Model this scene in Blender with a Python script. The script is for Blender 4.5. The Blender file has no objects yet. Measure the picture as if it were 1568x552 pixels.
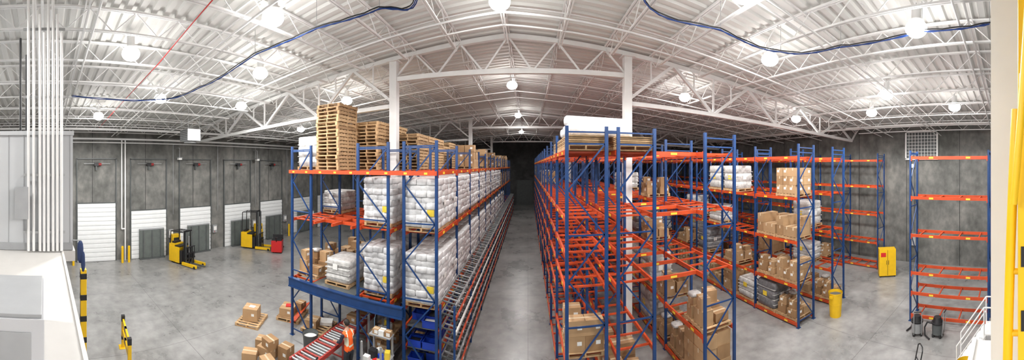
import bpy, math, random, bmesh
from mathutils import Vector, Matrix
random.seed(7)
SC=bpy.context.scene.collection
H=6.6
# ------------------------------------------------------------------ materials
MATS={}
def mat(name,col,rough=.5,metal=0.,n=0.,scale=4.,emit=0.,bump=0.,col2=None,rand=0.,detail=4,spec=None):
    m=bpy.data.materials.new(name); m.use_nodes=True
    nt=m.node_tree; b=nt.nodes['Principled BSDF']
    b.inputs['Roughness'].default_value=rough; b.inputs['Metallic'].default_value=metal
    if spec is not None: b.inputs['Specular IOR Level'].default_value=spec
    c=(*col,1)
    b.inputs['Base Color'].default_value=c
    if emit:
        b.inputs['Emission Color'].default_value=c; b.inputs['Emission Strength'].default_value=emit
        try: m.cycles.emission_sampling='NONE'
        except Exception: pass
    tc=nt.nodes.new('ShaderNodeTexCoord')
    nz=nt.nodes.new('ShaderNodeTexNoise'); nz.inputs['Scale'].default_value=scale; nz.inputs['Detail'].default_value=detail
    nt.links.new(tc.outputs['Object'],nz.inputs['Vector'])
    if col2 is None: col2=tuple(max(0,v*(1-n)) for v in col)
    cr=nt.nodes.new('ShaderNodeValToRGB'); cr.color_ramp.elements[0].position=.32; cr.color_ramp.elements[1].position=.68
    cr.color_ramp.elements[0].color=(*col2,1); cr.color_ramp.elements[1].color=c
    nt.links.new(nz.outputs['Fac'],cr.inputs['Fac'])
    out=cr.outputs['Color']
    if rand:
        oi=nt.nodes.new('ShaderNodeObjectInfo'); hs=nt.nodes.new('ShaderNodeHueSaturation')
        mr=nt.nodes.new('ShaderNodeMapRange'); mr.inputs['To Min'].default_value=1-rand; mr.inputs['To Max'].default_value=1+rand
        nt.links.new(oi.outputs['Random'],mr.inputs['Value']); nt.links.new(mr.outputs['Result'],hs.inputs['Value'])
        nt.links.new(out,hs.inputs['Color']); out=hs.outputs['Color']
    nt.links.new(out,b.inputs['Base Color'])
    if bump:
        bp=nt.nodes.new('ShaderNodeBump'); bp.inputs['Strength'].default_value=bump; bp.inputs['Distance'].default_value=.02
        nt.links.new(nz.outputs['Fac'],bp.inputs['Height']); nt.links.new(bp.outputs['Normal'],b.inputs['Normal'])
    MATS[name]=m; return m
mat('blue_steel',(.008,.050,.18),.42,n=.25)
mat('orange_steel',(.60,.075,.018),.42,n=.15)
mat('white_steel',(.80,.80,.79),.5,n=.05)
mat('deck_white',(.70,.695,.67),.6,n=.08,scale=.4)
mat('column_white',(.80,.80,.79),.5,n=.04)
mat('wood',(.58,.38,.20),.8,n=.3,scale=6,rand=.15)
mat('wood_dark',(.36,.22,.11),.8,n=.3,scale=6)
mat('carton',(.46,.29,.15),.8,n=.12,scale=3,rand=.15)
mat('carton_b',(.36,.21,.10),.8,n=.12,scale=3,rand=.1)
mat('tape',(.62,.50,.34),.4)
mat('label',(.85,.85,.82),.6)
mat('label_y',(.85,.62,.05),.6)
mat('bag_white',(.76,.76,.765),.34,n=.25,scale=8,bump=.8)
mat('film',(.64,.63,.61),.25,n=.35,scale=9,bump=.7)
mat('film_dark',(.20,.20,.21),.3,n=.4,scale=8,bump=.7)
mat('yellow',(.85,.52,.01),.4,n=.08)
mat('black',(.015,.015,.017),.5)
mat('rubber',(.02,.02,.02),.8)
mat('grey',(.35,.36,.37),.5,n=.1)
mat('dgrey',(.10,.11,.11),.5,n=.2)
mat('red',(.60,.02,.02),.4)
mat('dark_red',(.25,.02,.02),.5)
mat('blue_bin',(.01,.05,.42),.4)
mat('cable_blue',(.015,.055,.24),.5)
mat('galv',(.45,.46,.47),.4,metal=.6,n=.15)
mat('door_white',(.82,.84,.84),.4,n=.04)
mat('leveler',(.13,.15,.14),.6,n=.2,scale=3)
mat('panel_white',(.50,.515,.53),.5,n=.03)
mat('cab_white',(.50,.51,.53),.4,n=.03)
mat('mezz_white',(.56,.545,.52),.6,n=.05)
mat('vest',(1.0,.14,.015),.7,n=.1)
mat('reflect',(.75,.78,.6),.3)
mat('cloth_navy',(.03,.035,.06),.9,n=.2)
mat('pants',(.035,.04,.05),.9,n=.2)
mat('skin',(.50,.28,.19),.6)
mat('hair',(.02,.015,.012),.7)
mat('jacket_blue',(.03,.05,.13),.9,n=.2)
mat('screen',(.2,.35,.5),.3,emit=.6)
mat('lamp',(1,.98,.95),.5,emit=26)
mat('roller_red',(.40,.05,.04),.4,n=.1)
def concrete(name,a,b,c,rough,sc,joint=None,streak=False,stain=0.):
    m=bpy.data.materials.new(name); m.use_nodes=True; nt=m.node_tree; N=nt.nodes; L=nt.links
    bs=N['Principled BSDF']; bs.inputs['Roughness'].default_value=rough
    g=N.new('ShaderNodeNewGeometry')
    n1=N.new('ShaderNodeTexNoise'); n1.inputs['Scale'].default_value=sc; n1.inputs['Detail'].default_value=8; n1.inputs['Roughness'].default_value=.65
    n2=N.new('ShaderNodeTexNoise'); n2.inputs['Scale'].default_value=sc*6; n2.inputs['Detail'].default_value=6
    src=g.outputs['Position']
    if streak:
        mp=N.new('ShaderNodeMapping'); mp.inputs['Scale'].default_value=(1,1,.75); L.new(src,mp.inputs['Vector']); src=mp.outputs['Vector']
    L.new(src,n1.inputs['Vector']); L.new(src,n2.inputs['Vector'])
    cr=N.new('ShaderNodeValToRGB'); e=cr.color_ramp.elements
    e[0].position=.33; e[0].color=(*a,1); e[1].position=.68; e[1].color=(*c,1); k=e.new(.5); k.color=(*b,1)
    mx=N.new('ShaderNodeMath'); mx.operation='MULTIPLY_ADD'; mx.inputs[1].default_value=.5
    s=N.new('ShaderNodeMath'); s.operation='SUBTRACT'; s.inputs[1].default_value=.5
    L.new(n2.outputs['Fac'],s.inputs[0]); L.new(s.outputs[0],mx.inputs[0]); L.new(n1.outputs['Fac'],mx.inputs[2]); L.new(mx.outputs[0],cr.inputs['Fac'])
    out=cr.outputs['Color']
    if joint:
        br=N.new('ShaderNodeTexBrick'); br.offset=0; br.inputs['Scale'].default_value=1; br.inputs['Mortar Size'].default_value=.012
        br.inputs['Brick Width'].default_value=joint; br.inputs['Row Height'].default_value=joint
        br.inputs['Color1'].default_value=(1,1,1,1); br.inputs['Color2'].default_value=(1,1,1,1); br.inputs['Mortar'].default_value=(.6,.6,.6,1)
        L.new(g.outputs['Position'],br.inputs['Vector'])
        mm=N.new('ShaderNodeMixRGB'); mm.blend_type='MULTIPLY'; mm.inputs['Fac'].default_value=1
        L.new(out,mm.inputs['Color1']); L.new(br.outputs['Color'],mm.inputs['Color2']); out=mm.outputs['Color']
        rr=N.new('ShaderNodeMapRange'); rr.inputs['To Min'].default_value=rough-.1; rr.inputs['To Max'].default_value=rough+.15
        L.new(n1.outputs['Fac'],rr.inputs['Value']); L.new(rr.outputs['Result'],bs.inputs['Roughness'])
    L.new(out,bs.inputs['Base Color'])
    MATS[name]=m
concrete('floor_concrete',(.20,.20,.195),(.285,.283,.277),(.37,.367,.36),.27,.42,joint=5.2)
concrete('wall_concrete',(.09,.092,.084),(.155,.155,.145),(.25,.245,.225),.85,.40,streak=True)
concrete('wall_unlit',(.05,.05,.05),(.08,.08,.08),(.12,.12,.12),.9,.3)  # far wall: concrete darkened in colour to show the lamps off at that end

# ------------------------------------------------------------------ mesh builder
class MB:
    def __init__(s): s.v=[]; s.f=[]; s.m=[]; s.names=[]; s.sm=[]
    def mi(s,m):
        if m not in s.names: s.names.append(m)
        return s.names.index(m)
    def add(s,vs,fs,m,smooth=False):
        o=len(s.v); s.v.extend([tuple(x) for x in vs]); k=s.mi(m)
        for f in fs: s.f.append([o+i for i in f]); s.m.append(k); s.sm.append(smooth)
    def box(s,x0,x1,y0,y1,z0,z1,m):
        s.add([(x0,y0,z0),(x1,y0,z0),(x1,y1,z0),(x0,y1,z0),(x0,y0,z1),(x1,y0,z1),(x1,y1,z1),(x0,y1,z1)],
              [(0,3,2,1),(4,5,6,7),(0,1,5,4),(1,2,6,5),(2,3,7,6),(3,0,4,7)],m)
    def cbox(s,cx,cy,cz,sx,sy,sz,m,rz=0,rx=0,ry=0):
        M=Matrix.Translation((cx,cy,cz))@Matrix.Rotation(rz,4,'Z')@Matrix.Rotation(ry,4,'Y')@Matrix.Rotation(rx,4,'X')
        vs=[M@Vector((a*sx/2,b*sy/2,c*sz/2)) for c in(-1,1) for a,b in((-1,-1),(1,-1),(1,1),(-1,1))]
        s.add(vs,[(0,3,2,1),(4,5,6,7),(0,1,5,4),(1,2,6,5),(2,3,7,6),(3,0,4,7)],m)
    def bar(s,p,q,w,h,m):
        p=Vector(p); q=Vector(q); d=(q-p)
        if d.length<1e-5: return
        d.normalize(); up=Vector((0,0,1)) if abs(d.z)<.95 else Vector((0,1,0))
        a=d.cross(up).normalized(); b=a.cross(d).normalized()
        vs=[]
        for c in(p,q):
            for i,j in((-1,-1),(1,-1),(1,1),(-1,1)): vs.append(c+a*i*w/2+b*j*h/2)
        s.add(vs,[(0,3,2,1),(4,5,6,7),(0,1,5,4),(1,2,6,5),(2,3,7,6),(3,0,4,7)],m)
    def cyl(s,p,q,r,m,n=10,r2=None,caps=True):
        p=Vector(p); q=Vector(q); d=(q-p).normalized(); up=Vector((0,0,1)) if abs(d.z)<.95 else Vector((0,1,0))
        a=d.cross(up).normalized(); b=a.cross(d).normalized(); r2=r if r2 is None else r2
        vs=[];
        for c,rr in((p,r),(q,r2)):
            for i in range(n):
                t=2*math.pi*i/n; vs.append(c+a*math.cos(t)*rr+b*math.sin(t)*rr)
        s.add(vs,[(i,(i+1)%n,n+(i+1)%n,n+i) for i in range(n)],m,True)
        if caps: s.add(vs,[tuple(range(n-1,-1,-1)),tuple(range(n,2*n))],m)
    def path(s,pts,r,m,n=8):
        for a,b in zip(pts,pts[1:]): s.cyl(a,b,r,m,n)
    def blob(s,c,r,m,e=.5,nu=12,nv=7,rz=0,jit=0):
        def sp(x,p): return math.copysign(abs(x)**p,x)
        vs=[];M=Matrix.Rotation(rz,3,'Z')
        for j in range(nv+1):
            ph=-math.pi/2+math.pi*j/nv
            for i in range(nu):
                th=2*math.pi*i/nu
                k=1+random.uniform(-jit,jit)
                p=M@Vector((r[0]*sp(math.cos(ph),e)*sp(math.cos(th),e)*k,r[1]*sp(math.cos(ph),e)*sp(math.sin(th),e)*k,r[2]*sp(math.sin(ph),e)))
                vs.append(p+Vector(c))
        fs=[(j*nu+i,j*nu+(i+1)%nu,(j+1)*nu+(i+1)%nu,(j+1)*nu+i) for j in range(nv) for i in range(nu)]
        s.add(vs,fs,m,True)
    def mesh(s,name):
        me=bpy.data.meshes.new(name); me.from_pydata(s.v,[],s.f)
        for n in s.names: me.materials.append(MATS[n])
        me.polygons.foreach_set('material_index',s.m); me.polygons.foreach_set('use_smooth',s.sm); me.update(); return me
    def obj(s,name,loc=(0,0,0),rz=0,bevel=0,parent=None):
        o=bpy.data.objects.new(name,s.mesh(name)); SC.objects.link(o); o.location=loc; o.rotation_euler=(0,0,rz)
        if bevel:
            md=o.modifiers.new('bevel','BEVEL'); md.width=bevel; md.segments=2; md.limit_method='ANGLE'
        if parent: o.parent=parent
        return o
def inst(me,name,loc,rz=0,sc=(1,1,1)):
    o=bpy.data.objects.new(name,me); SC.objects.link(o); o.location=loc; o.rotation_euler=(0,0,rz); o.scale=sc; return o

# ------------------------------------------------------------------ camera
cam=bpy.data.cameras.new('camera'); co=bpy.data.objects.new('camera',cam); SC.objects.link(co)
F=770.; co.location=(0,0,H); co.rotation_euler=(math.pi/2,0,40/F); cam.type='PANO'
cam.clip_start=.05; cam.clip_end=300
cc=cam if 'central_cylindrical_radius' in cam.bl_rna.properties else cam.cycles
cc.panorama_type='CENTRAL_CYLINDRICAL'
ZX0,ZX1,ZY0,ZY1=0,2560,0,901
cc.central_cylindrical_range_u_min=(ZX0-1280)/F; cc.central_cylindrical_range_u_max=(ZX1-1280)/F
cc.central_cylindrical_range_v_min=-(ZY1-415)/F; cc.central_cylindrical_range_v_max=(415-ZY0)/F
cc.central_cylindrical_radius=1.0
SC_=bpy.context.scene; SC_.camera=co
try:
    SC_.view_settings.view_transform='Standard'; SC_.view_settings.exposure=0
except Exception: pass

# ------------------------------------------------------------------ room shell
XL,XR,YB,YF=-21.,20.,-6.,52.
def roof(x): return 11.4-.10*abs(x+.7)
b=MB(); b.box(XL-.3,XR+.3,YB-.3,YF+.3,-.3,0,'floor_concrete'); b.obj('floor')
b=MB(); b.box(XL-.3,XL,YB,YF,0,9.5,'wall_concrete')
y=YB+1.6
while y<YF:                                    # precast joints
    b.box(XL,XL+.012,y,y+.03,0,9.3,'black'); y+=3.85*1
b.obj('wall_left')
b=MB(); b.box(XR,XR+.3,YB,YF,0,9.5,'wall_concrete')
y=YB+2
while y<YF: b.box(XR-.012,XR,y,y+.03,0,9.3,'black'); y+=3.7
b.obj('wall_right')
b=MB(); b.box(XL,XR,YF,YF+.3,0,11.6,'wall_unlit'); b.obj('wall_far')
b=MB(); b.box(XL,XR,YB-.3,YB,0,11.6,'wall_concrete'); b.obj('wall_back')
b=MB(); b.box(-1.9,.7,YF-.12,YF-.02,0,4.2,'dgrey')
for k in range(12): b.box(-1.9,.7,YF-.14,YF-.12,.05+k*.35,.33+k*.35,'dgrey')
b.obj('door_9')
# corrugated roof deck (ribs across building)
b=MB()
prof=[]; y=YB-.3
while y<YF+.3: prof+=[(y,0),(y+.16,0),(y+.20,.07),(y+.31,.07)]; y+=.35
for x0,x1 in((XL-.3,-.7),(-.7,XR+.3)):
    vs=[];
    for (y,dz) in prof: vs+=[(x0,y,roof(x0)+dz),(x1,y,roof(x1)+dz)]
    b.add(vs,[(2*i,2*i+1,2*i+3,2*i+2) for i in range(len(prof)-1)],'deck_white')
b.box(XL-.3,XR+.3,YB-.3,YF+.3,11.62,11.7,'deck_white')
b.obj('ceiling')
# joists
GY=[-5.,11.,27.,43.,51.7]
jx=[]; x=-.7-1.76*11
while x<XR-.3: jx.append(x); x+=1.76
b=MB()
for x in jx:
    zt=roof(x)-.05; zb=zt-.62
    for ya,yb in zip(GY,GY[1:]):
        for dx in(-.035,.035):
            b.box(x+dx-.022,x+dx+.022,ya,yb,zt-.05,zt,'white_steel')
            b.box(x+dx-.018,x+dx+.018,ya+.9,yb-.9,zb,zb+.045,'white_steel')
        n=int(round((yb-ya)/.62)); 
        if n%2: n+=1
        st=(yb-ya)/n
        for i in range(n):
            p=(x,ya+i*st,zt-.03 if i%2==0 else zb+.02); q=(x,ya+(i+1)*st,zb+.02 if i%2==0 else zt-.03)
            b.bar(p,q,.022,.022,'white_steel')
o=b.obj('roof_joists')
b=MB()   # bridging
y=-3.
while y<YF-1:
    for x0,x1 in((XL+.02,-.7),(-.7,XR-.02)):
        b.bar((x0,y,roof(x0)-.66),(x1,y,roof(x1)-.66),.04,.04,'white_steel')
        b.bar((x0,y+.03,roof(x0)-.12),(x1,y+.03,roof(x1)-.12),.03,.03,'white_steel')
    y+=4.
b.obj('joist_bridging')
# girders & columns
CX=(-5.1,3.67)
def girder(y,heavy=1.):
    b=MB(); w=.16*heavy
    def tz(x): return roof(x)-.16
    for x0,x1 in((XL,-.7),(-.7,XR)): b.bar((x0,y,tz(x0)),(x1,y,tz(x1)),w,w,'white_steel')
    for xc,xe,s in((CX[0],XL,-1),(CX[1],XR,1)):
        L=abs(xe-xc)
        zb=lambda x: 8.95-.6*abs(x-xc)/L
        x1=xc+s*.0; x2=xe-s*.8
        b.bar((x1,y,zb(x1)),(x2,y,zb(x2)),w*1.05,w,'white_steel')
        b.bar((x2,y,zb(x2)),(xe,y,tz(xe)),w*.6,w*.6,'white_steel')
        n=4; st=(L-.8)/n
        for i in range(n):
            xa=xc+s*(i*st); xb=xc+s*((i+1)*st); xm=(xa+xb)/2
            b.bar((xa,y,zb(xa)+(.0 if i else .1)),(xm,y,tz(xm)),.11,.11,'white_steel')
            b.bar((xb,y,zb(xb)),(xm,y,tz(xm)),.11,.11,'white_steel')
            if i<n-1: b.bar((xb,y,zb(xb)),(xb,y,tz(xb)),.07,.07,'white_steel')
            b.bar((xa+s*st*.25,y,(zb(xa)*.5+tz(xm)*.5)),(xa+s*st*.25,y,tz(xa)),.05,.05,'white_steel')
            b.bar((xa+s*st*.75,y,(zb(xb)*.5+tz(xm)*.5)),(xa+s*st*.75,y,tz(xb)),.05,.05,'white_steel')
    b.bar((CX[0],y,9.98),(CX[1],y,9.98),w,w*1.1,'white_steel')
    n=5; st=(CX[1]-CX[0])/n
    for i in range(n):
        xa=CX[0]+i*st; xb=xa+st; xm=(xa+xb)/2
        b.bar((xa,y,9.98),(xm,y,tz(xm)),.06,.06,'white_steel'); b.bar((xb,y,9.98),(xm,y,tz(xm)),.06,.06,'white_steel')
    b.obj('roof_girder')
for y in GY[:4]: girder(y)
for y in GY[:4]:
    for x in CX:
        b=MB(); b.box(x-.15,x+.15,y-.15,y+.15,0.02,roof(x)-.25,'column_white'); b.box(x-.28,x+.28,y-.28,y+.28,0,.03,'grey')
        b.box(x-.25,x+.25,y-.25,y+.25,roof(x)-.3,roof(x)-.26,'white_steel')
        for sx in(-1,1): b.cyl((x+sx*.22,y+.22,.03),(x+sx*.22,y+.22,.08),.015,'galv',6)
        b.obj('steel_column',bevel=.02)
# sprinkler pipes
b=MB()
for y in(1.2,4.6,8.0,14.,18.,22.,30,38):
    for x0,x1 in((XL+.3,-.7),(-.7,XR-.3)): b.cyl((x0,y,roof(x0)-.78),(x1,y,roof(x1)-.78),.03,'white_steel',6)
b.cyl((-18.6,-5,8.85),(-18.6,50,8.85),.08,'white_steel'); b.cyl((17.5,-5,9.0),(17.5,50,9.0),.07,'white_steel')
for y in range(-4,50,4): b.cyl((-18.6,y,8.85),(-18.6,y,roof(-18.6)),.015,'galv',5); b.cyl((17.5,y,9),(17.5,y,roof(17.5)),.015,'galv',5)
b.obj('sprinkler_pipes')
b=MB()
b.cyl((XL+.25,-4,8.45),(XL+.25,50,8.45),.07,'white_steel'); b.cyl((XL+.2,-4,8.2),(XL+.2,50,8.2),.04,'white_steel')
for dy in(0,.25): b.cyl((XL+.2,5.35+dy,2.2),(XL+.2,5.35+dy,8.4),.05,'white_steel')
b.cyl((XL+.2,5.35,2.2),(XL+.2,5.6,2.2),.05,'white_steel'); b.cyl((XL+.2,5.6,2.2),(XL+.2,5.6,0),.05,'white_steel')
for yy in(9.3,13.2,17.1,21.0): b.cyl((XL+.1,yy,3.0),(XL+.1,yy,8.2),.02,'galv',6)
b.obj('wall_conduit')
b=MB(); b.path([(XL+1,3.5,9.0),(-9.1,3.55,9.85),(-5.4,3.4,10.15),(0,3.4,10.5)],.015,'red',6); b.obj('red_air_line')
def cable(pts,name):
    b=MB(); P=[Vector(p) for p in pts]; out=[]
    for i in range(len(P)-1):
        p0=P[max(0,i-1)]; p1=P[i]; p2=P[i+1]; p3=P[min(len(P)-1,i+2)]
        for k in range(8):
            t=k/8; a=.5*((2*p1)+(p2-p0)*t+(2*p0-5*p1+4*p2-p3)*t*t+(3*p1-p0-3*p2+p3)*t**3); a.z-=.05*math.sin(math.pi*t); out.append(a)
    out.append(P[-1])
    for dx,dz,m in((0,0,'cable_blue'),(.035,.02,'cable_blue'),(-.02,.04,'black')):
        b.path([p+Vector((dx,dx,dz+.012*math.sin(7*i*.3+dx*90))) for i,p in enumerate(out)],.015,m,6)
    for p in out[::8]: b.cyl(p,(p.x,p.y,roof(p.x)-.1),.008,'galv',5)
    b.obj(name)
def rz_(x): return roof(x)-.85
cable([(x,y,rz_(x)) for x,y in((1.2,2.5),(2.5,6.3),(4.55,6.3),(6.4,5.97),(7,4.35),(7,2.1),(6.9,.5))],'cable_bundle')
cable([(x,y,rz_(x)) for x,y in((-1.2,2.5),(-2.45,6.45),(-3.35,6.4),(-5,6.1),(-7.1,5.8),(-10.3,5.7),(-12.3,4.5),(-12.3,1.1))],'cable_bundle')

# ------------------------------------------------------------------ lamps
lm=MB()
lm.cyl((0,0,.62),(0,0,.30),.12,'white_steel',12); lm.blob((0,0,.12),(.27,.27,.2),'lamp',e=1,nu=20,nv=10); lm.cyl((0,0,.30),(0,0,.27),.2,'white_steel',16); lm.cyl((0,0,.62),(0,0,.75),.01,'galv',5)
lme=lm.mesh('high_bay_lamp')
LP=[(-5.5,5.05),(-8.65,2.5),(-8.4,7.1),(-12.4,4.9),(-12.1,9.),(-15.7,2.8),(-8.6,12.9),(-.7,7.6),(-.8,15.5),(-.8,24.8),(-.8,37.),
    (4.1,4.9),(6.8,6.8),(7.05,2.26),(7.2,12.9),(11.4,4.9),(13.7,6.7),(13.6,2.56),(13.4,11.3),(-15.,16.5),(-4.,-3.),(4,-3.),(-12,-3.5)]  # negative-y entries are unseen lamps added to light the left side and mezzanine
for x,y in LP:
    z=roof(x)-.85
    inst(lme,'high_bay_lamp',(x,y,z))
    for kind,e in(('SPOT',620),('POINT',72)):
        l=bpy.data.lights.new('lamp_light',kind); l.energy=e; l.shadow_soft_size=.22; l.color=(1,.985,.965)
        if kind=='SPOT': l.spot_size=math.radians(170); l.spot_blend=.25
        lo=bpy.data.objects.new('lamp_light',l); SC.objects.link(lo); lo.location=(x,y,z-.35)

# ------------------------------------------------------------------ dock doors (left wall)
DY=[3.6,7.4,11.2,15.2,19.0,23.1,27,31]
for i,y in enumerate(DY):
    b=MB(); w=1.32; h=4.0 if i==0 else 3.4; X=XL+.014
    n=int(h/.3)
    for k in range(n):
        z0=k*h/n; b.box(X+.03,X+.09,y-w,y+w,z0+.02,z0+h/n,'door_white'); b.box(X+.09,X+.105,y-w,y+w,z0+.07,z0+h/n-.06,'door_white')
    b.box(X+.0,X+.03,y-w,y+w,0,h,'grey')
    for s in(-1,1):
        b.box(X,X+.1,y+s*(w+.05)-.035,y+s*(w+.05)+.035,0,7.1,'dgrey')
        if i in(0,1,4): b.cyl((X+.7,y+s*(w+.35),0),(X+.7,y+s*(w+.35),1.1),.085,'yellow',10); b.cyl((X+.7,y+s*(w+.35),1.1),(X+.7,y+s*(w+.35),1.14),.085,'yellow',10,r2=.03)
    b.box(X,X+.1,y-w-.1,y+w+.1,7.05,7.12,'dgrey')
    b.box(X,X+.12,y-w-.1,y+w+.1,h,h+.06,'dgrey')
    b.obj('door_%d'%(i+1))
    b=MB(); b.box(X+.02,X+.3,y-.2,y+.1,6.6,6.82,'black'); b.cyl((X+.2,y+.1,6.7),(X+.2,y+.3,6.7),.10,'dark_red'); b.box(X+.05,X+.25,y-.1,y+.0,6.3,6.6,'dgrey')
    b.cyl((X+.25,y-.9,6.75),(X+.25,y+.9,6.75),.02,'galv',6)
    b.obj('door_operator')
    if i:
        b=MB(); b.box(X+.2,X+.32,y-.78,y+1.08,.08,2.05,'leveler')
        for t in(-.5,.15,.8): b.box(X+.32,X+.36,y+t-.04,y+t+.04,.1,2.0,'dgrey')
        b.box(X+.2,X+.5,y-.8,y+1.1,0,.08,'dgrey'); b.box(X+.18,X+.34,y-.78,y+1.08,2.05,2.12,'grey')
        b.obj('dock_leveler')
        b=MB(); b.box(X+.01,X+.2,y+w+.2,y+w+.55,1.3,1.9,'grey'); b.box(X+.2,X+.21,y+w+.25,y+w+.5,1.5,1.8,'label'); b.cyl((X+.21,y+w+.3,1.4),(X+.23,y+w+.3,1.4),.03,'red')
        b.obj('dock_control_box')
for y in(9.6,16.9):
    b=MB(); b.cyl((XL+.05,y,7.9),(XL+.5,y,7.9),.03,'galv'); b.cbox(XL+.6,y,7.1,.3,.25,.12,'label'); b.cbox(XL+.6,y,7.2,.34,.3,.06,'grey'); b.cyl((XL+.6,y,7.2),(XL+.6,y,7.9),.02,'galv',6); b.obj('dock_light')
# heater
b=MB(); b.box(-.5,.5,-.4,.4,0,.65,'galv'); b.cyl((0,0,-.1),(0,0,0),.36,'galv',20,r2=.3)
for k in range(6): b.box(-.45,.45,-.42,-.4,.06+k*.1,.1+k*.1,'dgrey')
for s in(-1,1):
    for t in(-1,1): b.cyl((s*.45,t*.35,.65),(s*.45,t*.35,1.88),.012,'galv',5)
b.obj('unit_heater',(-15.6,8.0,8.0),bevel=.01)

# right wall louver cage
b=MB(); X=XR-.15
for y in [4.9+.22*i for i in range(11)]: b.cyl((X,y,7.1),(X,y,8.9),.02,'white_steel',5)
for z in [7.1+.22*i for i in range(9)]: b.cyl((X,4.9,z),(X,7.1,z),.02,'white_steel',5)
for y in(4.9,7.1): b.box(X-.05,X+.1,y-.05,y+.05,7.05,8.95,'white_steel')
for z in(7.05,8.9): b.box(X-.05,X+.1,4.85,7.15,z-.05,z+.05,'white_steel')
b.box(X+.08,X+.12,4.9,7.1,7.1,8.9,'dgrey')
b.obj('louver_grille')
b=MB(); b.cyl((19.9,6.6,2),(19.9,6.6,7),.03,'galv',6); b.cbox(19.82,6.6,6.6,.25,.2,.25,'label'); b.box(19.8,19.98,6.4,6.8,1.2,2.0,'grey'); b.obj('wall_panel_box')

# ------------------------------------------------------------------ racks
def rack(x0,x1,ys,levels,top,name='pallet_rack',cross=True,labels=True,nobeam=(),bw=.07):
    b=MB(); u=.085
    for y in ys:
        for x in(x0+u/2,x1-u/2):
            b.box(x-u/2,x+u/2,y-.035,y+.035,0,top,'blue_steel'); b.box(x-.09,x+.09,y-.07,y+.07,0,.012,'blue_steel')
        z=.25; k=0
        b.bar((x0+u,y,z),(x1-u,y,z),.03,.04,'blue_steel')
        while z+1.15<top:
            za,zb=(z,z+1.15)
            b.bar((x0+u,y,za if k%2 else zb),(x1-u,y,zb if k%2 else za),.03,.04,'blue_steel')
            if k%2==1: b.bar((x0+u,y,zb),(x1-u,y,zb),.03,.04,'blue_steel')
            z=zb; k+=1
        b.bar((x0+u,y,top-.15),(x1-u,y,top-.15),.03,.04,'blue_steel')
    for i,(ya,yb) in enumerate(zip(ys,ys[1:])):
        for z in levels:
            if (i,z) in nobeam: continue
            for x in(x0+.03,x1-.03):
                b.box(x-.028,x+.028,ya+.035,yb-.035,z-.12,z,'orange_steel')
                for yy in(ya+.05,yb-.05): b.box(x-.034,x+.034,yy-.02,yy+.02,z-.2,z+.02,'orange_steel')
            if labels:
                for t in(.25,.72):
                    y=ya+(yb-ya)*t
                    for xx in (x0-.002,x1+.002): b.box(xx-.004,xx+.004,y-.09,y+.09,z-.10,z-.03,'label_y')
            if cross:
                for k in range(4):
                    y=ya+(yb-ya)*(.12+.2533*k); b.box(x0+.06,x1-.06,y-.025,y+.025,z-.07,z-.02,'orange_steel')
    return b.obj(name)
def ys(y0,n,bay=2.6): return [y0+i*bay for i in range(n+1)]
LV=[.18,1.7,3.5,5.3,7.0]
# left block
LA=[2.27,4.57,6.44]
rack(-3.75,-2.62,ys(8.7,14),[1.0,1.65]+LA,7.35)
f2=[8.7,10.55]+ys(11.4,13)
rack(-5.4,-4.2,f2,LA,7.35,nobeam=[(1,z) for z in LA])
f1=[8.7,10.55,13.15]
rack(-8.4,-7.35,f1,LA,7.35)
rack(-7.4,-6.35,[14.5,17.1,19.7,22.3,24.9],LA,7.35)
# bridge beams across tunnel
b=MB()
for y in(8.58,):
    b.box(-8.4,-3.7,y-.04,y+.04,1.95,2.27,'blue_steel'); b.box(-8.4,-3.7,y-.07,y+.07,2.25,2.29,'blue_steel'); b.box(-8.4,-3.7,y-.07,y+.07,1.93,1.97,'blue_steel')
    for z in(6.44,): b.box(-8.4,-2.62,y-.03,y+.03,z-.13,z,'orange_steel')
    for i in range(9): b.box(-8.2+i*.65,-8.1+i*.65,y-.036,y-.03,6.34,6.40,'label_y')
for y in(9.3,9.95,10.5,11.5,12.3,13.1):
    for z in LA: b.box(-7.35,-5.4,y-.03,y+.03,z-.12,z,'orange_steel')
for z in LA[:1]:
    b.box(-7.3,-5.45,8.65,13.1,z+.0,z+.02,'dgrey')
for x in (-7.2,-6.4,-5.6):
    for z in LA[1:]: b.box(x-.03,x+.03,8.65,13.1,z-.1,z,'orange_steel')
b.obj('rack_bridge')
# right block
LVD=[.18,1.7,2.6,3.5,4.4,5.3,7.0]
rack(.92,2.02,ys(7.6,14),LVD,7.6,nobeam=[(0,2.6)])
rack(2.25,3.35,ys(7.6,14),LVD,7.6,nobeam=[(0,2.6)])
rack(4.75,5.9,ys(7.4,13),LV,7.55)
rack(9.6,10.7,ys(8.0,12),LV,7.5)
rack(12.1,13.2,ys(8.0,12),LV,7.5)
rack(17.8,18.9,ys(8.3,11),LV,7.4)
rack(12.4,13.45,[.95,4.25],[.3,1.25,2.1,3.7,5.3,7.0],7.25)
b=MB()
for y in(7.6,10.2,12.8,15.4,18.0):
    b.box(2.02,2.25,y-.03,y+.03,7.42,7.5,'blue_steel')
for y in(7.75,9.0,10.1,12.7,14.0,15.3,16.6,17.9,20.5):
    for z in(7.0,5.3,3.5): b.box(3.35,4.75,y+.05,y+.11,z-.11,z,'orange_steel'); b.box(3.9,4.1,y+.045,y+.05,z-.09,z-.03,'label_y')
b.obj('rack_tie_beams')
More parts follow.
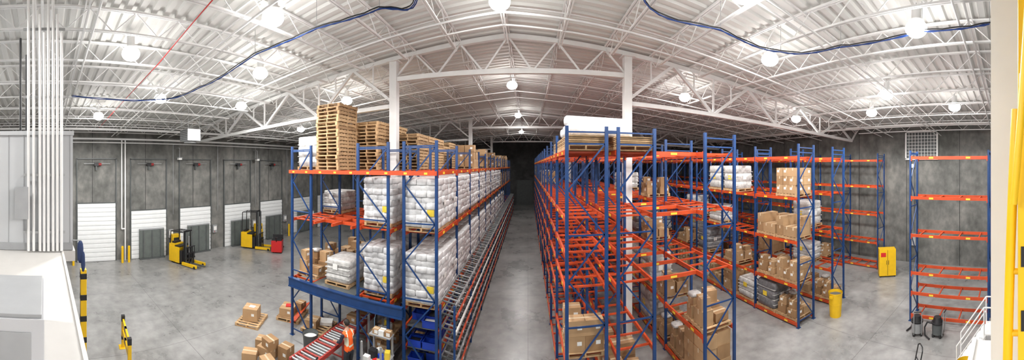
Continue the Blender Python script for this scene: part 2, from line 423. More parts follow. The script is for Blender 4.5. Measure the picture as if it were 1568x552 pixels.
# carton flow along the aisle
b=MB()
nb=14
for i in range(nb+1):
    yy=8.72+i*2.6
    for x in(-2.12,-2.55): b.box(x-.03,x+.03,yy-.03,yy+.03,0,2.5,'blue_steel')
for i in range(nb):
    ya=8.75+i*2.6; yb=ya+2.54
    for k,z in enumerate((.35,.78,1.21,1.64,2.07,2.45)):
        m=('orange_steel','galv','orange_steel','label','orange_steel','galv')[k]
        b.box(-2.11,-2.07,ya,yb,z,z+.09,m)
        b.box(-2.56,-2.53,ya,yb,z+.1,z+.16,'galv')
        for j in range(10):
            yy=ya+.12+j*.25; b.bar((-2.1,yy,z+.03),(-2.55,yy,z+.12),.05,.03,'galv' if j%2 else 'dgrey')
        for j in range(4):
            b.box(-2.069,-2.065,ya+.3+j*.6,ya+.42+j*.6,z+.02,z+.075,'label')
b.obj('carton_flow_rack')
# ------------------------------------------------------------------ pallets and loads
def add_pallet(b,z=0,L=1.2,W=1.02,m='wood'):
    for x in(-W/2+.05,0,W/2-.05): b.box(x-.02 if x==0 else x-.045,x+.02 if x==0 else x+.045,-L/2,L/2,z+.02,z+.11,m)
    for k in range(7):
        y=-L/2+.05+k*(L-.1)/6; b.box(-W/2,W/2,y-.045,y+.045,z+.11,z+.13,m)
    for k in range(3):
        y=-L/2+.06+k*(L-.12)/2; b.box(-W/2,W/2,y-.05,y+.05,z,z+.02,m)
def pallet_stack(n):
    b=MB()
    for i in range(n):
        c=MB(); add_pallet(c,0,m='wood' if random.random()<.75 else 'wood_dark')
        a=random.uniform(-.03,.03); dx,dy=random.uniform(-.03,.03),random.uniform(-.03,.03)
        R=Matrix.Rotation(a,3,'Z')
        vs=[R@Vector(v)+Vector((dx,dy,i*.133)) for v in c.v]
        for nm in c.names:
            k=c.names.index(nm); b.add(vs,[f for f,mm in zip(c.f,c.m) if mm==k],nm)
    return b
def bag_load(layers=8):
    b=MB(); add_pallet(b); z=.14; h=.185
    for l in range(layers):
        if l%2==0: cells=[(-.27,-.38,0),(.27,-.38,0),(-.27,0,0),(.27,0,0),(-.27,.38,0),(.27,.38,0)]
        else: cells=[(-.36,-.3,1),(0,-.3,1),(.36,-.3,1),(-.36,.3,1),(0,.3,1),(.36,.3,1)]
        for x,y,r in cells:
            rr=(.30,.205,h*.60) if r==0 else (.20,.32,h*.60)
            b.blob((x+random.uniform(-.02,.02),y+random.uniform(-.02,.02),z+h/2+random.uniform(-.012,.012)),rr,'bag_white',e=.30,nu=16,nv=7,rz=random.uniform(-.06,.06),jit=.035)
        z+=h
    b.box(.2,.42,-.632,-.628,.5,.7,'label_y'); b.box(.59,.593,-.1,.1,.8,.95,'label')
    return b
def carton(b,cx,cy,z,sx,sy,sz,rz=0,m='carton'):
    b.cbox(cx,cy,z+sz/2,sx,sy,sz,m,rz)
    b.cbox(cx,cy,z+sz+.001,sx*.98,.06,.004,'tape',rz)
    b.cbox(cx,cy,z+sz*.85,sx+.004,.06,sz*.3,'tape',rz)
    if random.random()<.7:
        R=Matrix.Rotation(rz,3,'Z'); p=R@Vector((sx*.2,-sy/2-.002,0)); b.cbox(cx+p.x,cy+p.y,z+sz*.55,.12,.004,.1,'label',rz)
        p=R@Vector((-sx/2-.002,sy*.2,0)); b.cbox(cx+p.x,cy+p.y,z+sz*.6,.004,.12,.1,'label',rz)
def box_load(nx=2,ny=3,layers=3,h=.36,miss=.15,jit=.015,mix=True):
    b=MB(); add_pallet(b); sx=1.0/nx; sy=1.15/ny
    for l in range(layers):
        for i in range(nx):
            for j in range(ny):
                if l==layers-1 and random.random()<miss: continue
                carton(b,-.5+sx*(i+.5)+random.uniform(-jit,jit),-.575+sy*(j+.5)+random.uniform(-jit,jit),.135+l*h,sx-.015,sy-.015,h-.006,random.uniform(-.03,.03),'carton' if random.random()<.7 or not mix else 'carton_b')
    return b
def wrapped_load(m='film',h=1.1,inner='carton'):
    b=MB(); add_pallet(b)
    n=3
    for l in range(n):
        b.blob((random.uniform(-.02,.02),random.uniform(-.02,.02),.14+h*(l+.5)/n),(.52,.58,h/n*.56),m,e=.22,nu=24,nv=8,jit=.015)
    for k in range(4): 
        z=.3+k*h/5; b.cbox(0,0,z,1.03,1.15,.03,'film',random.uniform(-.01,.01))
    b.box(-.15,.05,-.603,-.598,.6,.8,'label'); b.box(-.53,-.525,-.1,.15,.6,.8,'label_y')
    return b
def messy_load():
    b=MB(); add_pallet(b)
    for i,(x,y) in enumerate([(-.27,-.3),(.27,-.32),(-.25,.28),(.28,.25)]):
        s=random.uniform(.36,.5); t=random.uniform(.36,.52); h=random.uniform(.25,.5)
        carton(b,x,y,.135,s,t,h,random.uniform(-.12,.12),random.choice(['carton','carton_b']))
        if random.random()<.75: 
            h2=random.uniform(.18,.4); carton(b,x,y,.135+h,s*.8,t*.8,h2,random.uniform(-.2,.2),random.choice(['carton','carton_b']))
            if random.random()<.4: b.blob((x,y,.135+h+h2+.06),(.2,.2,.07),'film',e=.6)
    return b
def roll_load():
    b=MB(); add_pallet(b,L=1.2)
    for i in range(5): b.box(-.5,.5,-.58,.58,.14+i*.05,.175+i*.05,'wood_dark' if i%2 else 'wood')
    return b
BAG=[bag_load(8).mesh('bags') for _ in range(3)]
BOX=[box_load().mesh('boxes'),box_load(2,2,3,.42).mesh('boxes'),box_load(3,3,4,.28).mesh('boxes'),box_load(2,3,2,.4,.3).mesh('boxes')]
MES=[messy_load().mesh('mixed') for _ in range(4)]
WR=[wrapped_load('film',1.15).mesh('wrap'),wrapped_load('film_dark',1.1).mesh('wrap'),wrapped_load('film',.8).mesh('wrap')]
STK={n:pallet_stack(n).mesh('stk') for n in(18,14,11,9,4)}
def bags(x,y,z): inst(random.choice(BAG),'palletized_bags',(x,y,z+.003),random.choice((0,math.pi))+random.uniform(-.02,.02))
def boxes(x,y,z,k=None): inst(BOX[random.randrange(4) if k is None else k],'palletized_cartons',(x,y,z+.003),random.choice((0,math.pi))+random.uniform(-.03,.03))
def mixed(x,y,z): inst(random.choice(MES),'mixed_carton_pallet',(x,y,z+.003),random.choice((0,math.pi))+random.uniform(-.04,.04))
def wrapped(x,y,z,k=None): inst(WR[random.randrange(3) if k is None else k],'wrapped_pallet_load',(x,y,z+.003),random.uniform(-.03,.03))
def stack(x,y,z,n): inst(STK[n],'wooden_pallet_stack',(x,y,z+.003),random.uniform(-.03,.03))
def slots(yl):
    for a,c in zip(yl,yl[1:]):
        if c-a<1: continue
        if c-a<2.2: yield (a+c)/2
        else: yield a+.69; yield c-.69
for y in slots(ys(8.7,14)):
    if y<34: bags(-3.18,y,2.27)
    if y<30: bags(-3.18,y,4.57)
    elif random.random()<.7: boxes(-3.18,y,4.57)
    if 14.5<y<40 and random.random()<.35: boxes(-3.18,y,6.44)
for y in slots(f2):
    if y<24: bags(-4.8,y,2.27); bags(-4.8,y,4.57)
for y in slots(f1[:2]):
    wrapped(-7.88,y,6.44,0); mixed(-7.88,y,2.27)
for y in slots(f1[1:]):
    mixed(-7.88,y,2.27); wrapped(-7.88,y,4.57,2) if y<12 else None
for y in (9.5,11.6): wrapped(-6.4,y,2.29,2)
stack(-6.75,9.45,6.44,18); stack(-5.95,10.9,6.44,14); stack(-7.0,11.2,6.44,14); stack(-5.9,12.4,6.44,14); 
for y,n in((12.2,11),(13.45,11),(14.7,11),(16.,9),(17.3,11),(18.6,9),(21,9),(23,9)): stack(-4.8,y,6.44,n)
stack(-7.0,12.5,6.44,11)
for y,n in((17,9),(19.6,9),(22,9)): stack(-6.9,y,6.44,n)
b=MB()
for i in range(14):
    ya=8.75+i*2.6; yb=ya+2.5
    for z in(.45,1.0,1.65): b.box(-3.65,-2.7,ya+.05,yb,z,z+.02,'dgrey')
b.obj('shelf_decking')
def tote(b,x,y,z,m='blue_bin',sx=.4,sy=.3,h=.2,c=None):
    t=.012
    b.box(x-sx/2,x+sx/2,y-sy/2,y+sy/2,z,z+t,m)
    for s in(-1,1):
        b.box(x+s*sx/2-t,x+s*sx/2+t,y-sy/2,y+sy/2,z,z+h,m); b.box(x-sx/2,x+sx/2,y+s*sy/2-t,y+s*sy/2+t,z,z+h,m)
    b.box(x-sx/2-.02,x+sx/2+.02,y-sy/2-.02,y-sy/2+.01,z+h-.03,z+h,m); b.box(x-sx/2-.02,x+sx/2+.02,y+sy/2-.01,y+sy/2+.02,z+h-.03,z+h,m)
    if c: b.box(x-sx/2+.03,x+sx/2-.03,y-sy/2+.03,y+sy/2-.03,z+t,z+h*.7,c)
b=MB()
for z in(.475,1.025,1.675):
    for i in range(2):
        for j in range(6):
            if random.random()<.9: tote(b,-3.42+i*.47,8.98+j*.38,z,'blue_bin',h=.22,c=random.choice(['label','black','carton',None]))
b.obj('blue_tote_bins')
b=MB()
for i in range(1,12):
    ya=8.75+i*2.6
    for z in(.475,1.025,1.675):
        for j in range(5):
            if random.random()<.75: carton(b,-3.4+random.choice((0,.5)),ya+.35+j*.45,z,.42,.38,random.uniform(.2,.4),0,random.choice(('carton','carton_b','label')))
b.obj('shelved_cartons')

# right block loads
rl=roll_load().mesh('deck')
for x,y in((1.47,8.3),(1.47,9.6),(2.8,8.3),(2.8,9.6),(1.47,10.95)): inst(rl,'lumber_pallet',(x,y,7.003))
b=MB()
for i,(y,z,r) in enumerate(((-.33,.17,.17),(.03,.16,.16),(.34,.13,.13),(-.12,.43,.15))):
    b.cyl((-.85,y,z),(.85,y+.03,z),r,'bag_white',16); b.blob((-.85,y,z),(.1,r,r),'bag_white',e=.8); b.blob((.85,y+.03,z),(.1,r,r),'bag_white',e=.8)
b.obj('wrapped_foam_rolls',(1.9,8.5,7.385),rz=.12)
boxes(1.47,8.3,1.7,3); mixed(2.8,8.3,.18); boxes(2.8,9.6,.18,3)
mixed(2.8,8.35,1.7) if False else None
for y,z,f in((8.1,.18,boxes),(9.3,.18,mixed),(8.1,1.7,mixed),(12.3,3.5,mixed),(13.6,3.5,wrapped),(12.3,5.3,mixed),(10.7,1.7,mixed),(12.1,1.7,wrapped),(13.3,1.7,wrapped),
    (10.7,.18,mixed),(12.1,.18,wrapped),(16.1,1.7,mixed),(17.2,3.5,boxes),(16.1,5.3,wrapped),(17.4,1.7,boxes),(18.7,3.5,mixed)):
    f(5.32,y,z)
R4=list(slots(ys(8.0,12)))
boxes(10.15,R4[0],5.3,0); wrapped(10.15,R4[3],5.3,0); wrapped(10.15,R4[4],5.3,0)
boxes(10.15,R4[0],3.5,3); boxes(10.15,R4[1],3.5,3); wrapped(10.15,R4[4],3.5,2); wrapped(10.15,R4[6],3.5,0)
boxes(10.15,R4[0],1.7,3); mixed(10.15,R4[1],1.7); mixed(10.15,R4[3],1.7)
for i in range(12):
    random.choice((mixed,wrapped,boxes))(10.15,R4[i],.18)
for i in range(5,12): 
    for z in(1.7,3.5):
        if not(i==6 and z==3.5) and random.random()<.5: random.choice((mixed,wrapped,boxes))(10.15,R4[i],z)
for y in list(slots(ys(8.0,12)))[:10]:
    for z,p in((.18,.7),(1.7,.3),(3.5,.12)):
        if random.random()<p: random.choice((mixed,wrapped,boxes))(12.65,y,z)
for y in list(slots(ys(8.3,11)))[:8]:
    for z,p in((.18,.5),(1.7,.35)):
        if random.random()<p: mixed(18.35,y,z)
for y in list(slots(ys(7.6,14)))[10:26]:
    for z in (.18,5.3):
        if random.random()<.3: random.choice((boxes,wrapped))(1.47,y,z)

# ------------------------------------------------------------------ floor items left
def floor_pallet(x,y,rz,kind):
    b=MB(); add_pallet(b)
    if kind==0:
        carton(b,0,0,.135,.62,.6,.5,.1); b.box(-.1,.15,-.1,.1,.64,.645,'label')
    elif kind==1:
        b.box(-.5,.35,-.55,.5,.135,.16,'wood_dark')
        carton(b,-.15,-.1,.16,.6,.7,.32,.1); carton(b,.25,.3,.16,.35,.4,.4,-.2,'carton_b')
        for k in range(3): b.bar((.3+.1*k,-.9,.2+.05*k),(.25+.1*k,.9,.2+.05*k),.06,.05,'orange_steel')
        b.cbox(-.1,-.1,.5,.3,.25,.04,'red',.3)
    b.obj('loaded_floor_pallet',(x,y,0),rz)
floor_pallet(-10.2,8.15,.5,0); floor_pallet(-9.35,9.75,.35,1)
b=MB(); add_pallet(b); carton(b,-.2,-.2,.135,.5,.5,.3,.2); b.cbox(.2,.25,.2,.5,.4,.12,'label',.4); b.obj('loaded_floor_pallet',(-7.85,9.75,0),.1)
b=MB(); b.cyl((0,0,0),(0,0,.75),.22,'dgrey',20,r2=.27,caps=False); b.cyl((0,0,.72),(0,0,.76),.285,'dgrey',20,caps=False); b.cyl((0,0,.6),(0,0,.61),.25,'label',20); b.obj('waste_bin',(-7.0,8.2,0))
b=MB()
carton(b,0,0,0,.6,.45,.35,.2); carton(b,.1,.02,.35,.45,.4,.3,-.1,'carton_b'); carton(b,-.55,.25,0,.45,.4,.3,.5); carton(b,.5,-.45,0,.5,.4,.32,-.3); carton(b,.6,.3,0,.4,.4,.5,.1,'carton_b'); carton(b,-.3,-.55,0,.5,.4,.25,.7)
b.obj('carton_pile',(-8.0,7.1,0))
# roller conveyor
b=MB(); x0,x1=-6.45,-5.75
for x in(x0,x1): b.box(x-.03,x+.03,6.6,13.4,.72,.85,'roller_red')
y=6.7
while y<13.3: b.cyl((x0,y,.82),(x1,y,.82),.035,'galv' if int(y*10)%3 else 'roller_red',8); y+=.13
for y in(6.8,8.4,10.,11.6,13.1):
    for x in(x0,x1): b.box(x-.03,x+.03,y-.03,y+.03,0,.75,'roller_red')
    b.bar((x0,y,.25),(x1,y,.25),.04,.04,'roller_red')
b.obj('roller_conveyor')
b=MB(); carton(b,-6.1,9.6,.86,.4,.35,.25); carton(b,-6.05,10.4,.86,.4,.4,.3,.2,'carton_b'); carton(b,-6.1,11.3,.86,.45,.4,.3,0); b.obj('conveyor_carton')
# packing bench
b=MB(); b.box(-5.2,-4.35,9.0,10.4,.9,.95,'wood'); 
for x in(-5.15,-4.4):
    for y in(9.05,10.35): b.box(x-.03,x+.03,y-.03,y+.03,0,1.8,'grey')
b.box(-5.2,-4.35,9.05,10.4,.3,.33,'grey'); b.box(-4.8,-4.35,9.05,10.4,1.75,1.78,'grey')
for k in range(16):
    x=random.uniform(-5.1,-4.5); y=9.1+k*.075; m=random.choice(['label','black','carton','red','blue_bin','label_y','grey']); s=random.uniform(.06,.13)
    b.cbox(x,y,.95+s,s*1.4,s*1.2,2*s,m,random.random())
for k in range(6): carton(b,-4.6,9.2+k*.22,1.78,.25,.18,random.uniform(.1,.25)*.6,0,random.choice(['carton','label']))
for k in range(5): carton(b,-4.8+random.uniform(-.2,.2),9.2+k*.26,.33,.3,.22,random.uniform(.15,.35),0)
b.cbox(-5.0,9.3,1.3,.05,.45,.3,'black',.4); b.cbox(-5.03,9.29,1.3,.02,.4,.26,'screen',.4); b.box(-5.0,-4.96,9.28,9.32,.95,1.2,'black')
b.obj('packing_bench')
b=MB(); b.box(-4.6,-3.9,7.55,8.4,.88,.92,'cab_white')
for x in(-4.56,-3.94):
    for y in(7.6,8.35): b.box(x-.025,x+.025,y-.025,y+.025,0,1.55,'grey')
b.box(-4.6,-3.9,8.1,8.4,1.5,1.53,'grey'); b.box(-4.6,-3.9,7.6,8.4,.3,.33,'grey')
for k,(x,y,s,m) in enumerate(((-4.45,7.7,.1,'label'),(-4.2,7.75,.07,'red'),(-4.05,7.7,.09,'carton'),(-4.4,8.0,.12,'black'),(-4.15,8.0,.08,'blue_bin'),(-4.0,8.15,.1,'label_y'),(-4.3,8.2,.09,'label'))): b.cbox(x,y,.92+s,s*1.8,s*1.5,2*s,m,k)
for k in range(3): carton(b,-4.42+k*.2,8.25,1.53,.18,.2,.14,0,('carton','label','carton_b')[k]); carton(b,-4.4+k*.2,7.95,.33,.18,.3,.28,0)
b.obj('packing_table')
b=MB(); b.box(-.25,.25,-.35,.35,.05,.55,'yellow'); b.box(-.22,.22,-.3,.3,.55,.95,'black'); b.cyl((0,.3,.95),(0,.45,1.25),.025,'black'); b.cyl((-.15,.45,1.25),(.15,.45,1.25),.03,'black')
for s in(-1,1):
    b.box(s*.18-.08,s*.18+.08,-1.2,-.35,.05,.1,'black'); b.cyl((s*.2-.05,.2,.08),(s*.2+.05,.2,.08),.08,'rubber')
b.obj('electric_pallet_jack',(-4.95,6.7,0),rz=2.0,bevel=.02)

# ------------------------------------------------------------------ lift trucks
def reach_truck(name,loc,rz,mast=2.3,body='yellow'):
    b=MB()
    b.box(-1.1,-.15,-.5,.5,.12,1.15,body)
    b.box(-1.12,-.6,-.46,.46,1.15,1.3,body)
    b.box(-.62,-.15,-.44,.44,.9,1.22,'black')
    b.box(-1.16,-1.1,-.42,.42,.2,1.0,'black')
    b.box(-.15,.1,-.45,.45,.15,.95,'black')
    for s in(-1,1):
        b.box(.1,1.35,s*.43-.06,s*.43+.06,.06,.24,body)
        b.cyl((1.2,s*.43-.07,.09),(1.2,s*.43+.07,.09),.09,'rubber')
        b.cyl((-.8,s*.35-.08,.17),(-.8,s*.35+.08,.17),.17,'rubber')
        b.box(.14,.24,s*.32-.05,s*.32+.05,.1,mast,'black')
        b.box(.26,.34,s*.26-.04,s*.26+.04,.1,mast-.05,'dgrey')
        b.bar((.1,s*.42,mast-.05),(-1.0,s*.42,mast-.12),.05,.05,'black')
        b.bar((-1.0,s*.42,mast-.12),(-1.05,s*.42,1.25),.05,.05,'black')
        b.box(.50,.55,s*.2-.05,s*.2+.05,.08,.8,'black'); b.box(.50,1.55,s*.2-.05,s*.2+.05,.08,.13,'dgrey')
    for k in range(7): b.bar((-.95+k*.17,-.42,mast-.1),(-.95+k*.17,.42,mast-.1),.03,.03,'black')
    for z in(.3,mast*.6,mast-.04): b.box(.14,.24,-.32,.32,z,z+.08,'black')
    b.cyl((.3,0,.2),(.3,0,mast*.85),.045,'galv'); 
    for s in(-1,1): b.path([(.28,s*.1,.3),(.28,s*.1,mast-.1)],.015,'rubber',6)
    b.box(.4,.5,-.4,.4,.45,.55,'black'); b.box(.4,.5,-.4,.4,.75,.85,'black')
    for k in range(5): b.box(.42,.46,-.38+k*.19-.015,-.38+k*.19+.015,.55,1.2,'black')
    b.box(.4,.5,-.4,.4,1.2,1.25,'black')
    b.cyl((-.35,.2,1.2),(-.3,.2,1.38),.04,'black'); b.box(-1.0,-.75,-.3,.3,1.3,1.42,'black'); b.box(-1.125,-1.12,-.2,.2,1.02,1.12,'label')
    b.obj(name,loc,rz,bevel=.02)
reach_truck('reach_truck',(-18.6,9.2,0),.35,2.25)
reach_truck('reach_truck',(-19.1,15.7,0),.5,3.0)
b=MB()
b.box(-.6,.1,-.4,.4,.1,.95,'red'); b.box(-.55,.0,-.38,.38,.95,1.05,'black'); b.cyl((-.6,0,.9),(-.95,0,1.3),.03,'black'); b.cyl((-.95,-.18,1.3),(-.95,.18,1.3),.03,'black'); b.box(.1,.16,-.4,.4,.1,1.3,'black')
for s in(-1,1): b.box(.16,1.3,s*.2-.08,s*.2+.08,.06,.12,'black'); b.cyl((-.3,s*.3-.04,.1),(-.3,s*.3+.04,.1),.1,'rubber')
b.obj('red_pallet_truck',(-17.2,16.3,0),rz=2.2,bevel=.02)
for y in(9.3,17.1):
    b=MB(); b.box(-20.75,-20.3,y-.3,y+.3,0,1.6,'yellow'); b.box(-20.3,-20.29,y-.22,y+.22,.9,1.4,'black'); b.path([(-20.3,y,.8),(-20.1,y,.4),(-20.0,y+.1,.05)],.03,'rubber',6); b.obj('battery_charger',bevel=.02)
def barrier(name,loc,rz):
    b=MB()
    for s in(-1,1):
        b.box(s*.75-.06,s*.75+.06,-.06,.06,0,1.15,'yellow'); b.box(s*.75-.065,s*.75+.065,-.065,.065,.95,1.16,'black'); b.box(s*.75-.15,s*.75+.15,-.15,.15,0,.02,'yellow')
        b.box(s*.75-.065,s*.75+.065,-.065,.065,.3,.42,'black')
    for z in(.45,.85): b.box(-.7,.7,-.035,.035,z,z+.2,'yellow'); b.box(-.2,0,-.037,.037,z,z+.2,'black')
    b.obj(name,loc,rz,bevel=.01)
barrier('safety_barrier',(-10.1,2.75,0),-.12)
b=MB(); b.box(-.08,.08,-.08,.08,0,3.9,'yellow')
for k in range(7): b.box(-.085,.085,-.085,.085,.35+k*.55,.5+k*.55,'black')
b.box(-.25,.25,-.25,.25,0,.03,'yellow'); b.obj('striped_guard_post',(-8,1.02,0),bevel=.01)

# ------------------------------------------------------------------ mezzanine
b=MB(); b.box(-5.95,2.9,-5.9,.35,4.75,4.95,'mezz_white'); b.box(-9.5,-5.95,-5.9,.6,4.75,4.95,'mezz_white')
b.box(-5.95,2.9,.33,.37,4.6,4.97,'mezz_white')
for x in(-9,-4.5,2.5): b.box(x-.1,x+.1,.1,.3,0,4.75,'mezz_white'); b.box(x-.1,x+.1,-5.6,-5.4,0,4.75,'mezz_white')
b.obj('mezzanine_platform')
b=MB(); b.box(-9.5,-6.0,-5.9,.56,4.96,7.25,'panel_white')
y=-5.5
while y<.5: b.box(-6.0,-5.99,y,y+.012,4.96,7.25,'grey'); y+=.3
b.box(-9.52,-5.97,-5.9,.58,7.2,7.28,'panel_white'); b.box(-6.0,-5.975,-5.9,.56,4.96,5.1,'grey')
b.obj('insulated_panel_room')
b=MB()
for k,y in enumerate((-.30,-.2,-.08,.0,.08,.17,.25,.33)):
    b.cyl((-5.86,y,4.98),(-5.86,y,roof(-5.86)-.7-.35*(k%4)),.028,'white_steel',8)
for z in(5.3,6.4,7.9,9.2): b.box(-5.92,-5.9,-.4,.4,z,z+.05,'galv')
for k in range(3): b.cyl((-5.86,-.2+.16*k,10.3-.35*k),(-12,-.2+.16*k,9.7-.35*k),.028,'white_steel',8)
b.box(-5.9,-5.75,-.55,-.3,5.6,6.2,'grey')
b.cyl((-6.1,-.35,7.3),(-6.1,-.35,8.8),.025,'black',8); b.cyl((-6.5,-.5,7.3),(-6.5,-.5,9.3),.025,'black',8)
b.obj('conduit_riser')
b=MB(); b.box(-3.3,-2.4,-1.3,.0,4.96,5.4,'cab_white'); b.box(-3.28,-2.42,-1.28,-.02,5.4,5.43,'grey'); b.box(-2.4,-2.39,-.5,-.1,5.05,5.3,'grey'); b.obj('equipment_cabinet',bevel=.01)
b=MB(); b.blob((-5.93,.70,4.93),(.05,.06,.22),'jacket_blue',e=.7,jit=.12); b.blob((-5.9,.75,4.75),(.045,.04,.2),'jacket_blue',e=.8,jit=.1); b.cyl((-5.97,.56,5.15),(-5.93,.72,5.15),.012,'galv',6); b.obj('hanging_jacket')
b=MB(); b.box(2.2,2.6,-5.9,.15,4.96,11.0,'column_white'); b.obj('wall_stair')
b=MB()
def tb(p,q,r=.022): b.cyl(p,q,r,'yellow',12)
b.box(1.68,1.82,-.30,-.035,4.96,9.6,'yellow')
b.box(1.66,1.84,-.14,.03,4.955,4.98,'yellow')
pts=[(1.75,.03-.055*(k/12)**1.6 if k>0 else .03,5.0+ k*.16) for k in range(13)]
b.path(pts,.028,'yellow',12)
pts=[(1.6,-.01-.09*math.sin(k/10*1.57),6.4+k*.17) for k in range(11)]
b.path(pts,.02,'yellow',12)
tb((1.75,.0,8.2),(1.75,-.1,9.2),.022); tb((1.75,.0,8.2),(1.75,-.1,7.4),.022)
for z in(5.3,5.65,6.0): tb((1.75,.02,z),(1.75,-.1,z),.018); b.box(1.67,1.69,-.10,-.05,z+.05,z+.16,'black')
b.box(1.66,1.68,-.12,-.04,6.9,7.1,'label')
b.obj('mezzanine_safety_gate')
# ------------------------------------------------------------------ right floor items
b=MB()
for k in range(6):
    z=.2+k*.22; y=1.75-k*.15; b.box(9.4,10.2,y-.2,y,z,z+.03,'white_steel')
for x in(9.4,10.2):
    b.cyl((x,1.75,.05),(x,.8,1.4),.025,'white_steel'); b.cyl((x,1.7,.1),(x,1.7,1.0),.022,'white_steel'); b.cyl((x,1.7,1.0),(x,.85,2.25),.022,'white_steel'); b.cyl((x,.85,2.25),(x,.85,0),.022,'white_steel')
    b.cyl((x,1.7,.55),(x,.85,1.8),.018,'white_steel'); b.cyl((x,.85,2.25),(x,.4,2.25),.022,'white_steel'); b.cyl((x,.4,2.25),(x,.4,0),.022,'white_steel'); b.cyl((x,.85,.1),(x,1.7,.1),.022,'white_steel')
b.box(9.4,10.2,.4,.85,1.4,1.44,'white_steel'); b.cyl((9.4,.4,2.25),(10.2,.4,2.25),.022,'white_steel')
b.obj('rolling_stair')
def barrel(name,loc,h=.95,r=.28):
    b=MB(); b.cyl((0,0,0),(0,0,h),r*.82,'yellow',24,r2=r,caps=False); b.cyl((0,0,h-.05),(0,0,h),r*1.05,'yellow',24,caps=False); b.cyl((0,0,h-.12),(0,0,h-.119),r*.94,'dgrey',24)
    b.cyl((0,0,h*.5),(0,0,h*.53),r*.93,'yellow',24); b.cyl((0,0,0),(0,0,.02),r*.82,'yellow',24)
    for s in(-1,1): b.box(s*r*1.05-.03,s*r*1.05+.03,-.08,.08,h-.2,h-.1,'yellow')
    b.obj(name,loc)
barrel('yellow_trash_barrel',(11.4,7.35,0),1.05,.31); barrel('yellow_trash_barrel',(8.75,1.3,0))
b=MB(); b.box(-.5,.5,-.28,.28,.08,1.65,'yellow'); b.box(-.01,.01,-.29,-.28,.12,1.6,'black')
for s in(-1,1): b.box(s*.06-.012,s*.06+.012,-.31,-.29,.75,1.0,'black'); b.box(s*.42-.05,s*.42+.05,-.25,.25,0,.08,'black')
b.box(-.4,-.1,-.286,-.28,1.2,1.45,'red'); b.obj('flammables_cabinet',(17.0,7.3,0),rz=-1.0,bevel=.01)
def vac(loc,rz,m):
    b=MB(); b.cyl((0,0,.12),(0,0,.5),.22,m,20); b.cyl((0,0,.5),(0,0,.56),.24,'black',20); b.cyl((0,0,.56),(0,0,.74),.2,'black',20,r2=.14)
    for a in range(4): t=a*math.pi/2+.78; b.cyl((.2*math.cos(t),.2*math.sin(t),0),(.2*math.cos(t),.2*math.sin(t),.12),.05,'rubber')
    b.path([(.2,0,.45),(.4,.05,.5),(.5,.1,.3),(.45,.2,.06),(.2,.4,.05)],.03,'black'); b.cyl((-.22,-.15,.1),(-.3,-.15,1.0),.018,'galv'); b.cyl((-.22,.15,.1),(-.3,.15,1.0),.018,'galv'); b.cyl((-.3,-.15,1.0),(-.3,.15,1.0),.02,'black')
    b.obj('shop_vacuum',loc,rz)
vac((11.5,3.65,0),.4,'galv'); vac((11.6,2.85,0),1.5,'dgrey')
b=MB()
for s in(-1,1): b.cyl((s*.2,0,.1),(s*.2,-.25,1.25),.018,'black'); b.cyl((s*.2-.03,-.08,.12),(s*.2+.03,-.08,.12),.12,'rubber',14)
b.path([(-.2,-.25,1.25),(-.1,-.28,1.32),(.1,-.28,1.32),(.2,-.25,1.25)],.018,'black')
for z in(.3,.6,.9): b.bar((-.2,-.05*z*4,z),(.2,-.05*z*4,z),.02,.03,'black')
b.box(-.22,.22,0,.25,.02,.035,'galv'); b.obj('hand_truck',(8.5,2.85,0),rz=.6)

# ------------------------------------------------------------------ worker
def skinmesh(name,pts,edges,radii,sub=2,root=0):
    me=bpy.data.meshes.new(name); me.from_pydata([Vector(p) for p in pts],edges,[]); o=bpy.data.objects.new(name,me); SC.objects.link(o)
    o.modifiers.new('skin','SKIN'); sv=me.skin_vertices[0].data
    for i,r in enumerate(radii):
        sv[i].radius=(r,r) if not isinstance(r,tuple) else r
        sv[i].use_root=(i==root)
    s=o.modifiers.new('sub','SUBSURF'); s.levels=sub; s.render_levels=sub
    dg=bpy.context.evaluated_depsgraph_get(); dg.update()
    m2=bpy.data.meshes.new_from_object(o.evaluated_get(dg)); bpy.data.objects.remove(o)
    for p in m2.polygons: p.use_smooth=True
    m2.materials.clear(); return m2
# local frame: facing +X, left = +Y
P=[(0,0,.95),(.01,0,1.12),(.04,0,1.30),(.06,0,1.45),(.09,0,1.54),(.12,0,1.60),
   (.0,.10,.90),(.03,.12,.50),(-.02,.13,.09),(.14,.15,.04),
   (.0,-.10,.90),(.06,-.11,.50),(.0,-.12,.09),(.16,-.13,.04),
   (.06,.19,1.42),(.14,.25,1.17),(.37,.20,1.08),(.44,.19,1.07),
   (.06,-.19,1.42),(.12,-.26,1.16),(.36,-.20,1.05),(.43,-.18,1.04)]
E=[(0,1),(1,2),(2,3),(3,4),(4,5),(0,6),(6,7),(7,8),(8,9),(0,10),(10,11),(11,12),(12,13),(3,14),(14,15),(15,16),(16,17),(3,18),(18,19),(19,20),(20,21)]
R=[.15,.14,.165,.14,.06,.06,.10,.068,.05,.04,.10,.068,.05,.04,.072,.052,.036,.03,.072,.052,.036,.03]
R[0]=(.13,.16); R[1]=(.12,.15); R[2]=(.125,.18)
bm_=skinmesh('body',P,E,R)
for n in('pants','vest','cloth_navy','skin','black','reflect'): bm_.materials.append(MATS[n])
for p in bm_.polygons:
    c=p.center
    if c.z<.10: k=4
    elif c.z<.93: k=0
    elif c.z>1.52: k=3
    elif abs(c.y)>.20 or (c.x>.2): k=3 if c.x>.30 else 2
    else:
        k=1
        if 1.08<c.z<1.13 or (abs(abs(c.y)-.11)<.025 and c.z>1.13): k=5
    p.material_index=k
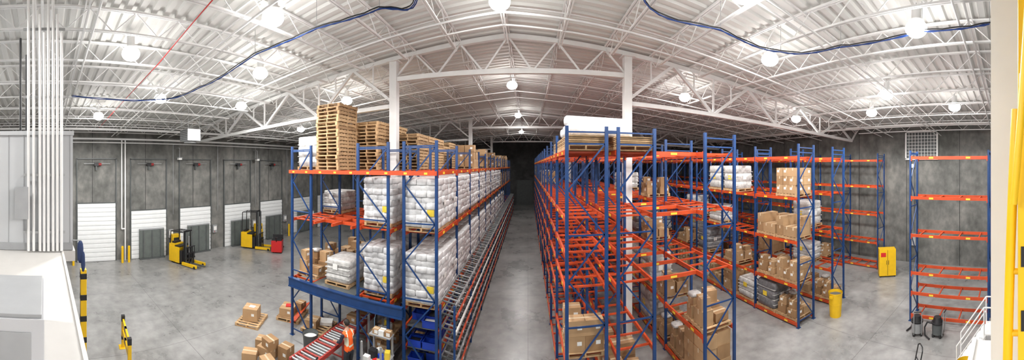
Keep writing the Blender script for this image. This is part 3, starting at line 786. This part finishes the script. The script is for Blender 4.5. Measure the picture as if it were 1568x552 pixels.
wk=bpy.data.objects.new('warehouse_worker',None); SC.objects.link(wk); wk.location=(-5.22,7.95,0); wk.rotation_euler=(0,0,math.radians(165))
bo=bpy.data.objects.new('body',bm_); SC.objects.link(bo); bo.parent=wk
b=MB()
b.blob((.14,0,1.68),(.098,.076,.118),'skin',e=.92,nu=20,nv=14)
b.blob((.115,0,1.715),(.105,.084,.10),'hair',e=.92,nu=20,nv=12)
b.blob((.245,0,1.665),(.018,.013,.022),'skin',e=1,nu=8,nv=6)
b.blob((.222,0,1.625),(.012,.026,.007),'dark_red',e=1,nu=8,nv=6)
for s in(-1,1):
    b.blob((.228,s*.03,1.69),(.010,.013,.009),'label',e=1,nu=8,nv=6); b.blob((.236,s*.03,1.69),(.005,.006,.006),'black',e=1,nu=8,nv=6)
    b.blob((.13,s*.08,1.675),(.02,.01,.03),'skin',e=1,nu=8,nv=6)
b.obj('head',parent=wk)
for s in(-1,1):
    hx,hy,hz=(.47,s*.185,1.055)
    b=MB(); b.blob((hx,hy,hz),(.045,.04,.018),'skin',e=.8,nu=10,nv=8); b.obj('palm',parent=wk)
    for j,(dy,L) in enumerate(((-.030,.062),(-.010,.072),(.010,.068),(.030,.052))):
        a=(hx+.03,hy+dy,hz); c=(hx+.03+L*.5,hy+dy,hz-.006); d=(hx+.03+L*.85,hy+dy,hz-.03); e=(hx+.03+L*.9,hy+dy,hz-.05)
        fm=skinmesh('finger',[a,c,d,e],[(0,1),(1,2),(2,3)],[.009,.0085,.008,.006],1); fm.materials.append(MATS['skin']); fo=bpy.data.objects.new('finger',fm); SC.objects.link(fo); fo.parent=wk
    fm=skinmesh('thumb',[(hx-.01,hy-s*.03,hz),(hx+.02,hy-s*.06,hz-.008),(hx+.05,hy-s*.07,hz-.02)],[(0,1),(1,2)],[.012,.010,.007],1); fm.materials.append(MATS['skin']); fo=bpy.data.objects.new('thumb',fm); SC.objects.link(fo); fo.parent=wk

w=bpy.data.worlds.new('world'); SC_.world=w; w.use_nodes=True; w.node_tree.nodes['Background'].inputs[0].default_value=(.5,.5,.5,1); w.node_tree.nodes['Background'].inputs[1].default_value=.1
